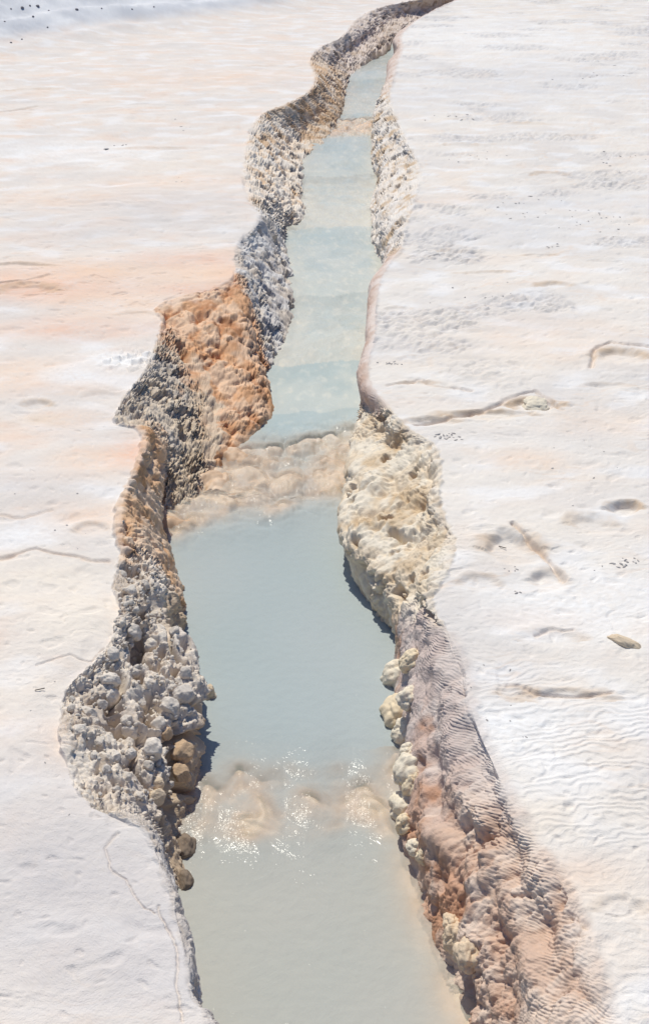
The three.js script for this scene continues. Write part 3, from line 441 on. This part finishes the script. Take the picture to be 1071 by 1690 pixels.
{
  const kz = [], ky = [];
  POOLS.forEach(([a, b, y], i) => {
    const pv = i > 2 ? POOLS[i - 1][2] : y, nx = i >= 2 && i + 1 < POOLS.length ? POOLS[i + 1][2] : y;                  // near the viewer the pools lie level, higher up the steps melt into one run
    kz.push(a, b); ky.push(y - 0.36 * (y - pv) - (i === 1 || i === 2 ? 0.018 : 0), y + 0.36 * (nx - y) + (i === 0 || i === 1 ? 0.022 : 0));
  });
  const n = 3400, raw = [];
  for (let q = 0; q < n; q++) {
    const z = RUN.top - q * RUN.step; let i = 0; while (i + 2 < kz.length && kz[i + 1] > z) i++;
    const t = (kz[i] - z) / (kz[i] - kz[i + 1]); raw.push(t > 1 ? ky[i + 1] + (kz[i + 1] - z) * SLOPE : lerp(ky[i], ky[i + 1], clamp(t)));
    const cascade = i % 2 === 1 && t <= 1, k = i >> 1, tc = clamp(t);
    RUN.steep.push(cascade ? ss(0, 0.3, tc) * ss(1, k === 1 ? 0.7 : 0.7, tc) * (k < 2 || k === 6 ? 1 : 0.4) : 0); RUN.idx.push(Math.min(k, 10));
  }
  let y = raw;
  for (let pass = 0; pass < 2; pass++) y = y.map((v, q) => { const w = 9 + Math.round(clamp(-(RUN.top - q * RUN.step) - 3, 0, 4) * 4); let t = 0, m = 0; for (let k = -w; k <= w; k++) if (y[q + k] !== undefined) { t += y[q + k]; m++; } return t / m; });
  RUN.y = y;
}
function level(z0, u) {
  const bend = u - 0.5, z = z0 + ss(-2.6, -3.2, z0) * 0.36 * bend - ss(-4.2, -4.6, z0) * 0.16 * bend + 0.09 * n3(u * 3.1, 2.2, z0 * 1.7) * ss(-1, -3, z0) + 0.045 * n3(u * 7, 2.2, z0 * 4);
  const q = clamp((RUN.top - z) / RUN.step, 0, RUN.y.length - 2), i = Math.floor(q), t = q - i;
  return { y: lerp(RUN.y[i], RUN.y[i + 1], t), steep: lerp(RUN.steep[i], RUN.steep[i + 1], t), i: RUN.idx[i], rough: t };
}
const TABLE = [[0.13, 0.034, 0.42], [0.17, 0.014, 0.10], [0.12, 0.05, 0.35], [0.07, 0.045, 0.8], [0.085, 0.035, 0.6], [0.05, 0.045, 0.6], [0.08, 0.008, 0.4], [0.06, 0.05, 0.4], [0.08, 0.05, 0.3], [0.07, 0.05, 0.3], [0.07, 0.05, 0.3]];   // depth of a pool, of the cascade above it, and how the pool runs
const mixed = (L, k) => { const a = TABLE[L.i][k]; return L.steep > 0 || L.i === 10 ? a : a; };
function lumps(x, z) { const wx = x + 0.02 * n3(x * 15, 1, z * 15), wz = z + 0.02 * n3(x * 15, 5, z * 15); return 0.034 * (dome(wx, 0, wz, 0.085) - 0.35) + 0.009 * (dome(wx + 4, 0, wz, 0.03) - 0.35) + 0.014 * n3(x * 9, 4, z * 9); }
function bedHeight(x, z, u, L) {                                                          // knobs of travertine under the water, nearly bare in the cascades
  const mid = 1 - (2 * u - 1) ** 2, T = TABLE[L.i], s = L.steep;
  let d = lerp(T[0] * (0.35 + 0.65 * mid), T[1], s * s * (3 - 2 * s));
  if (L.i === 0) d = lerp(d, 0.02, ss(0.68, 0.88, u) * ss(-1.1, -1.5, z));                 // a shelf along the right side of the near pool
  d += s * (L.i === 0 ? 0.026 : 0.018) * ss(-0.15, 0.35, n3(x * 7, 12, z * 6) + 0.5 * n3(x * 18, 12, z * 16));
  if (L.i === 1) d -= 0.026 * ss(0.40, 0.05, u) * s;
  return L.y - d + lumps(x, z) * (0.5 + 0.5 * s);
}
{
  const zs = []; for (let py = 1990; py > -10; py -= 1.7) { const r = ray(560, py), t = (EYE + .25) / -(r[1] + SLOPE * r[2]); zs.push(r[2] * t); }
  for (const z of [1.5, 0.5, 0]) zs.unshift(z); zs.sort((a, b) => b - a);
  const last = zs[zs.length - 1]; for (let i = 1; i < 10; i++) zs.push(last - i * 0.4);
  const cols = 190, rows = zs.length;
  const make = (fy, fc, comps) => {
    const P = new Float32Array(rows * cols * 3), Cc = new Float32Array(rows * cols * comps), U = new Float32Array(rows * cols * 2), I = [];
    for (let r = 0; r < rows; r++) {
      const z = zs[r]; let a = 9, b = -9; for (const dz of [-.12, -.06, 0, .06, .12]) { a = Math.min(a, fL(z + dz)); b = Math.max(b, fR(z + dz)); }
      a -= 0.10; b += 0.10;
      for (let c = 0; c < cols; c++) {
        const u = c / (cols - 1), x = lerp(a, b, u), v = r * cols + c, L = level(z, u), y = fy(x, z, u, L);
        P.set([x, y, z], v * 3); U.set([x, -z], v * 2); Cc.set(fc(x, z, u, L, y), v * comps);
        if (r && c) { const q = v - cols; I.push(q - 1, q, v - 1, q, v, v - 1); }
      }
    }
    const g = new THREE.BufferGeometry(); g.setAttribute('position', new THREE.BufferAttribute(P, 3)); g.setAttribute('color', new THREE.BufferAttribute(Cc, comps)); g.setAttribute('uv', new THREE.BufferAttribute(U, 2)); g.setIndex(I); g.computeVertexNormals(); return g;
  };
  const bed = make(bedHeight, (x, z, u, L) => { const a = ss(-0.3, 0.4, n3(x * 9, 3, z * 9) + 0.4 * n3(x * 30, 3, z * 30)), b = 0.92 + 0.16 * n3(x * 50, 8, z * 50); const q = ss(-3.9, -4.5, z) * ss(-9.2, -8.8, z); return [lerp(lerp(.80, .64, a), .84, q) * b, lerp(lerp(.60, .43, a), .76, q) * b, lerp(lerp(.43, .27, a), .65, q) * b]; }, 3);
  add(new THREE.Mesh(bed, M.bed), 'channel_bed', { kind: 'structure', label: 'brown knobbly travertine bed of the channel seen through thin water', category: 'channel bed' });
  const surf = (x, z, u, L) => {
    const s = L.steep, run = Math.max(s * (L.i === 0 ? 0.12 : 1), TABLE[L.i][2] * 0.6), far = clamp(-z / 4, 0.6, 2.6);
    let y = L.y + run * far * (0.006 * n3(x * 16, 1, z * 11) + 0.0035 * n3(x * 38, 4, z * 30) + 0.0026 * n3(x * 85, 7, z * 70)) + 0.0010 * n3(x * 30, 3, z * 40);
    if (s > 0.01) y += s * ((L.i === 0 ? 0.06 : 0.55) * lumps(x, z) + (L.i === 0 ? 0.001 : 0.005) * (0.5 - Math.abs(n3(x * 55 + 1.5 * n3(x * 8, 1, z * 8), 2, z * 13))));
    return y;
  };
  const water = make(surf, (x, z, u, L, y) => {
    const depth = Math.max(0, y - bedHeight(x, z, u, L)), a = clamp(1 - Math.exp(-depth / 0.034), 0.24, 1), m = 0.5 + 0.5 * n3(x * 3, 2, z * 2), t = ss(-3.6, -4.6, z);
    const k = ss(-2.5, -1.9, z);
    const [pa, pb] = POOLS[L.i], f = clamp((z + 0.10 * n3(u * 4, 3, z * 3) * clamp(-z / 5) - pb) / (pa - pb)), up = ss(-3.7, -4.7, z), thin = 1 - a;   // air in the running water makes it whiter; light returned by the bed is painted into the colour of thin sheets
    const froth = up * clamp(ss(0.15, 0.75, f + 0.9 * fbm(x * 7, 4, z * 5, 3)) * 0.40 + 0.45 * ss(0.0, 0.45, fbm(x * 24, 4, z * 14, 3)) - 0.12 + (L.i >= 2 && L.i !== 6 ? L.steep * 0.5 : 0) + 0.22);
    const fr = [lerp(.375, .42, m) + t * .03 + k * .035, lerp(.435, .455, m) + t * .06 - k * .01, lerp(.435, .45, m) + t * .06 - k * .045], wh = [.66, .665, .60], bd = [.74, .55, .39];
    return [0, 1, 2].map(q => Math.min(.8, lerp(fr[q], wh[q], clamp(froth)) + thin * bd[q] * 0.9)).concat(a);
  }, 4);
  const mat = new THREE.MeshPhysicalMaterial({ name: 'milky_water', vertexColors: true, transparent: true, roughness: 0.13, specularIntensity: 0.16, ior: 1.33, clearcoat: 0.0, bumpMap: wavelets, bumpScale: 0.0008 });
  wavelets.repeat.set(4, 4);
  add(new THREE.Mesh(water, mat), 'water', { kind: 'structure', label: 'milky turquoise water running down the channel in pools and cascades', category: 'water' });
}

// ------------------------------------------------------------------ loose stones, knobs and small things
const SEEN = new Map();
for (const B of [LB, RB]) for (let v = 0; v < B.region.length; v++) {
  const q = proj(B.pos[v * 3], B.pos[v * 3 + 1], B.pos[v * 3 + 2]); if (q[2] < 0.3 || q[0] < -60 || q[0] > 1130 || q[1] < -20 || q[1] > 1750) continue;
  const key = Math.floor(q[0] / 6) * 1000 + Math.floor(q[1] / 6), was = SEEN.get(key); if (!was || q[2] < was[0]) SEEN.set(key, [q[2], B, v]);
}
function onRock(px, py) {                                                                 // the point of the rock that is seen at a pixel, and which way it faces
  for (let r = 0; r < 5; r++) for (let i = -r; i <= r; i++) for (let j = -r; j <= r; j++) { const s = SEEN.get((Math.floor(px / 6) + i) * 1000 + Math.floor(py / 6) + j); if (s) { const [d, B, v] = s; return { p: new THREE.Vector3(...B.pos.slice(v * 3, v * 3 + 3)), n: new THREE.Vector3(...B.normal.slice(v * 3, v * 3 + 3)), depth: d }; } }
  return null;
}
function rock(k, detail, round) {
  let g = new THREE.IcosahedronGeometry(1, detail); g.deleteAttribute('uv'); g.deleteAttribute('normal'); g = mergeVertices(g, 1e-5);
  const a = g.attributes.position, c = new Float32Array(a.count * 3), u = new Float32Array(a.count * 2), cuts = [];
  for (let i = 0; i < 9; i++) { const t = new THREE.Vector3(rnd() - .5, rnd() - .5, rnd() - .5).normalize(); cuts.push([t, 0.62 + 0.3 * rnd()]); }
  for (let i = 0; i < a.count; i++) {
    const d = new THREE.Vector3().fromBufferAttribute(a, i).normalize(), X = d.x + k * 7.3, Y = d.y + k * 3.1, Z = d.z;
    let r = 1 + 0.22 * n3(X * 1.2, Y * 1.2, Z * 1.2) + 0.10 * n3(X * 3, Y * 3, Z * 3);
    if (!round) for (const [t, o] of cuts) { const q = d.dot(t); if (q > 0.05) r = Math.min(r, o / q + 0.03); }
    else r += 0.26 * dome(X, Y, Z, 0.75) + 0.08 * dome(X + 3, Y, Z, 0.28) - 0.2;
    r += 0.030 * fbm(X * 8, Y * 8, Z * 8, 3) + (round ? 0 : 0.07 * chip(X, Y, Z, 0.45) + 0.03 * chip(X, Y, Z, 0.16));
    a.setXYZ(i, d.x * r, d.y * r, d.z * r);
    const m = 0.93 + 0.16 * fbm(X * 5, Y * 5, Z * 5, 3), h = 0.5 + 0.5 * n3(X * 2.5, Y * 2.5 + 9, Z * 2.5); c.set([m, m * lerp(.97, 1, h), m * lerp(.93, 1, h)], i * 3); u.set([d.x * 0.04 + d.y * 0.03, d.z * 0.04 + d.y * 0.02], i * 2);
  }
  g.setAttribute('color', new THREE.BufferAttribute(c, 3)); g.setAttribute('uv', new THREE.BufferAttribute(u, 2)); g.computeVertexNormals(); return g;
}
const ANG = [0, 1, 2, 3, 4, 5].map(k => rock(k, 12, false)), RND = [0, 1, 2, 3].map(k => rock(k + 20, 14, true)), SMALL = [0, 1, 2, 3].map(k => rock(k + 40, 3, false));
const tone = (r, g, b) => new THREE.MeshStandardMaterial({ color: new THREE.Color(r, g, b), vertexColors: true, roughness: 0.93, bumpMap: pits, bumpScale: 0.0012 });
const TONE = { pale: tone(.80, .72, .63), tanGrey: tone(.74, .67, .60), grey: tone(.72, .645, .565), tan: tone(.74, .60, .44), brown: tone(.60, .43, .28), dark: tone(.47, .44, .43), wet: tone(.26, .20, .15), cream: tone(.84, .75, .60), tanCream: tone(.80, .67, .48), moss: tone(.76, .60, .43), speck: tone(.24, .22, .24) };
function setStone(m, px, py, size, { sink = 0.42, sx = 1, sy = 0.8, sz = 1, turn = rnd() * 6.3, lift = 0, jit = 0 } = {}) {
  const s = onRock(px, py); if (!s) return null;
  const r = size / FPX * s.depth * 0.5;
  if (jit) { const w = 4 / FPX * s.depth; s.p.addScaledVector(new THREE.Vector3(rnd() - .5, 0, 1.4 * rnd() - .7).projectOnPlane(s.n), 2 * w); }
  m.position.copy(s.p).addScaledVector(s.n, r * sy * (1 - 2 * sink) * 0.6 + lift);
  m.quaternion.setFromUnitVectors(new THREE.Vector3(0, 1, 0), s.n).multiply(new THREE.Quaternion().setFromAxisAngle(new THREE.Vector3(0, 1, 0), turn));
  m.scale.set(r * sx, r * sy, r * sz);
  return m;
}
function stonePart(parent, name, geo, mat, px, py, size, opt) {
  const m = setStone(new THREE.Mesh(geo, mat), px, py, size, opt); if (!m) return;
  m.position.sub(parent.position); add(m, name, {}, parent); return m;
}
[[184, 1117, 40, 'pale', 1, { sx: 1.2 }], [187, 1075, 30, 'pale', 2], [223, 1039, 36, 'grey', 3], [246, 1067, 38, 'pale', 4], [168, 1159, 24, 'grey', 5], [148, 1170, 34, 'grey', 0], [134, 1203, 30, 'pale', 1], [186, 1150, 42, 'pale', 2, { sy: .6 }],
  [212, 1206, 36, 'pale', 3], [254, 1239, 46, 'pale', 4, { sy: 1 }], [258, 1290, 32, 'tan', 5, { sy: 1.1 }], [262, 1314, 36, 'tan', 0, { sy: 1 }], [282, 1167, 46, 'grey', 1], [300, 1150, 44, 'grey', 2], [305, 1240, 48, 'brown', 3], [300, 1275, 44, 'brown', 4], [165, 1222, 22, 'pale', 5], [187, 1242, 26, 'pale', 0], [118, 1164, 18, 'grey', 1], [221, 1242, 26, 'pale', 2], [254, 1008, 20, 'grey', 3],
  [213, 975, 26, 'pale', 4], [240, 965, 22, 'grey', 5], [205, 945, 18, 'grey', 0], [250, 1130, 30, 'pale', 1], [225, 1110, 24, 'grey', 2], [262, 1190, 30, 'grey', 3], [236, 1160, 22, 'pale', 4], [205, 1185, 20, 'pale', 5], [175, 1270, 18, 'pale', 0], [150, 1245, 16, 'pale', 1], [215, 1280, 20, 'pale', 2], [240, 1265, 22, 'grey', 3], [195, 1300, 18, 'grey', 4], [280, 1210, 28, 'brown', 5], [232, 1310, 24, 'grey', 1], [160, 1190, 18, 'pale', 2], [285, 1040, 24, 'grey', 3], [310, 1110, 26, 'grey', 5]
].forEach(([x, y, sz, t, k, o]) => stonePart(rubbleBank, 'stone', ANG[k], TONE[t], x, y, sz * 0.86, { sink: .55, ...o }));
{
  const bits = [], mtx = new THREE.Object3D();
  for (let i = 0; i < 420; i++) {
    const py = 935 + rnd() * 400, px = lerp(py < 1030 ? 195 : 115, py < 1030 ? 268 : 315, rnd()); if (py > 1240 && px < 160 || py < 1135 && px < 175 + (1100 - py) * 0.2 || py < 960 && px < 205) continue;
    if (!setStone(mtx, px, py, 4 + 9 * rnd() * rnd(), { sink: 0.2, sy: 0.5 + 0.5 * rnd(), jit: 1 })) continue;
    mtx.position.sub(rubbleBank.position); mtx.updateMatrix(); bits.push(SMALL[i % 4].clone().applyMatrix4(mtx.matrix));
  }
  add(new THREE.Mesh(mergeGeometries(bits), TONE.pale), 'rubble', { kind: 'stuff' }, rubbleBank);
}
[[674, 1090, 34], [652, 1110, 46], [668, 1150, 32], [651, 1180, 50], [665, 1206, 36], [670, 1240, 26]].forEach(([x, y, sz], i) => stonePart(apron, 'knob', RND[i % 4], i % 3 ? TONE.cream : TONE.tanCream, x, y, sz * 1.15, { sink: 0.66, sy: 1, sx: 1.15 }));
[[670, 1270, 42], [676, 1296, 30], [662, 1326, 46], [664, 1364, 30], [682, 1392, 26], [694, 1414, 18], [738, 1518, 26], [748, 1545, 36], [762, 1576, 38]].forEach(([x, y, sz], i) => stonePart(apronLow, 'knob', RND[(i + 1) % 4], i > 5 ? TONE.moss : i % 2 ? TONE.tanCream : TONE.cream, x, y, sz * 1.15, { sink: 0.68, sy: 1, sx: 1.3 }));
function stoneThing(name, geo, mat, px, py, size, data, opt) { const m = setStone(new THREE.Mesh(geo, mat), px, py, size, opt); if (m) add(m, name, data); return m; }
{ const m = new THREE.Mesh(RND[2], TONE.tan), p = at(343, 1158, .275); m.position.set(p[0] + .004, p[1] + .012, p[2]); m.scale.set(.021, .034, .022); m.rotation.z = -.25; add(m, 'stone', { label: 'small smooth tan stone standing in the near pool against the rubble outcrop', category: 'stone' }); }
for (const [x, y, d, r, k, label] of [[304, 1400, .285, .030, 1, 'dark wet rock standing in the shadow between the rubble outcrop and the slab'], [304, 1455, .285, .024, 4, 'small dark wet rock at the waterline under the slab edge']]) { const m = new THREE.Mesh(ANG[k], TONE.wet), p = at(x, y, d); m.position.set(...p); m.scale.set(r, r * 1.1, r * 1.3); add(m, 'wet_rock', { label, category: 'rock' }); }
stoneThing('rock_fragment', ANG[3], TONE.tan, 1026, 1056, 60, { label: 'brown elongated rock fragment lying on the right terrace near the frame edge', category: 'rock' }, { sx: 1, sz: .42, sy: .36, turn: -0.55, sink: 0.35 });
stoneThing('stone', RND[1], TONE.cream, 884, 668, 44, { label: 'pale rounded stone in the brown stained hollow of the right terrace', category: 'stone' }, { sy: .45, sz: 1, turn: 0, sink: 0.3 });
function twig(px, py, len, ang, label) {
  const s = onRock(px, py), L = len / FPX * s.depth, c = new THREE.CatmullRomCurve3([-.5, -.1, .2, .5].map((t, i) => new THREE.Vector3(t * L, [0, .05, .02, .08][i] * L, [0, .04, -.03, .02][i] * L)));
  const m = new THREE.Mesh(new THREE.TubeGeometry(c, 12, Math.max(.0012, L * 0.05), 6), new THREE.MeshStandardMaterial({ color: new THREE.Color(.10, .08, .07), roughness: 0.9 }));
  m.position.copy(s.p).addScaledVector(s.n, .003); m.rotation.y = ang; add(m, 'twig', { label, category: 'twig' });
}
twig(66, 1135, 16, 0.3, 'short dark twig lying on the left terrace beside the rubble outcrop');
twig(829, 905, 14, -0.7, 'tiny dark twig lying in the shallow hollow of the right terrace');
{
  const spots = [[62, 6, 8], [50, 7, 5], [38, 12, 7], [18, 17, 4], [11, 33, 4], [56, 25, 5], [80, 12, 4], [129, 12, 7], [20, 68, 5], [39, 64, 4], [81, 47, 4], [168, 14, 4], [218, 14, 4], [252, 6, 4]];
  spots.forEach(([x, y, sz], i) => stoneThing('hill_stone', SMALL[i % 4], TONE.speck, x, y, sz * 0.8, { label: 'small dark stone scattered on the bluish white hillside, upper left', category: 'stone', group: 'dark stones on the hillside' }, { sink: 0.2 }));
  const bits = [], o = new THREE.Object3D();
  const put = (x, y, sx, sy, n, big) => { for (let i = 0; i < n * 0.65; i++) { if (!setStone(o, x + (rnd() + rnd() - 1) * sx, y + (rnd() + rnd() - 1) * sy, big * (0.6 + 0.8 * rnd()), { sink: 0.3, sx: 0.8 + 1.4 * rnd(), sy: .4, jit: 1 })) continue; o.updateMatrix(); bits.push(SMALL[i % 4].clone().applyMatrix4(o.matrix)); } };
  put(735, 716, 40, 6, 26, 4); put(1040, 925, 20, 5, 10, 3); put(1010, 930, 40, 10, 14, 3.5); put(845, 938, 14, 5, 9, 3); put(860, 975, 8, 4, 4, 3); put(640, 597, 30, 4, 14, 3); put(960, 365, 110, 26, 34, 2.6); put(850, 340, 120, 22, 26, 2.6); put(1000, 260, 70, 18, 14, 2.6); put(800, 260, 70, 14, 12, 2.4); put(980, 110, 90, 22, 18, 2.2); put(740, 190, 60, 6, 14, 3); put(175, 243, 6, 3, 5, 4); put(200, 236, 8, 2, 5, 4); put(292, 294, 10, 4, 4, 3); put(905, 405, 18, 5, 8, 3);
  put(310, 210, 30, 20, 6, 3); put(850, 1150, 130, 120, 16, 2.4); put(120, 1240, 90, 160, 14, 2.4); put(120, 860, 110, 60, 10, 3); put(960, 780, 90, 60, 10, 2.6); put(760, 470, 90, 40, 12, 2.6);
  add(new THREE.Mesh(mergeGeometries(bits), TONE.dark), 'grit', { kind: 'stuff', label: 'dark grit scattered over the pale terraces', category: 'grit' });
}

renderer.render(scene, camera);
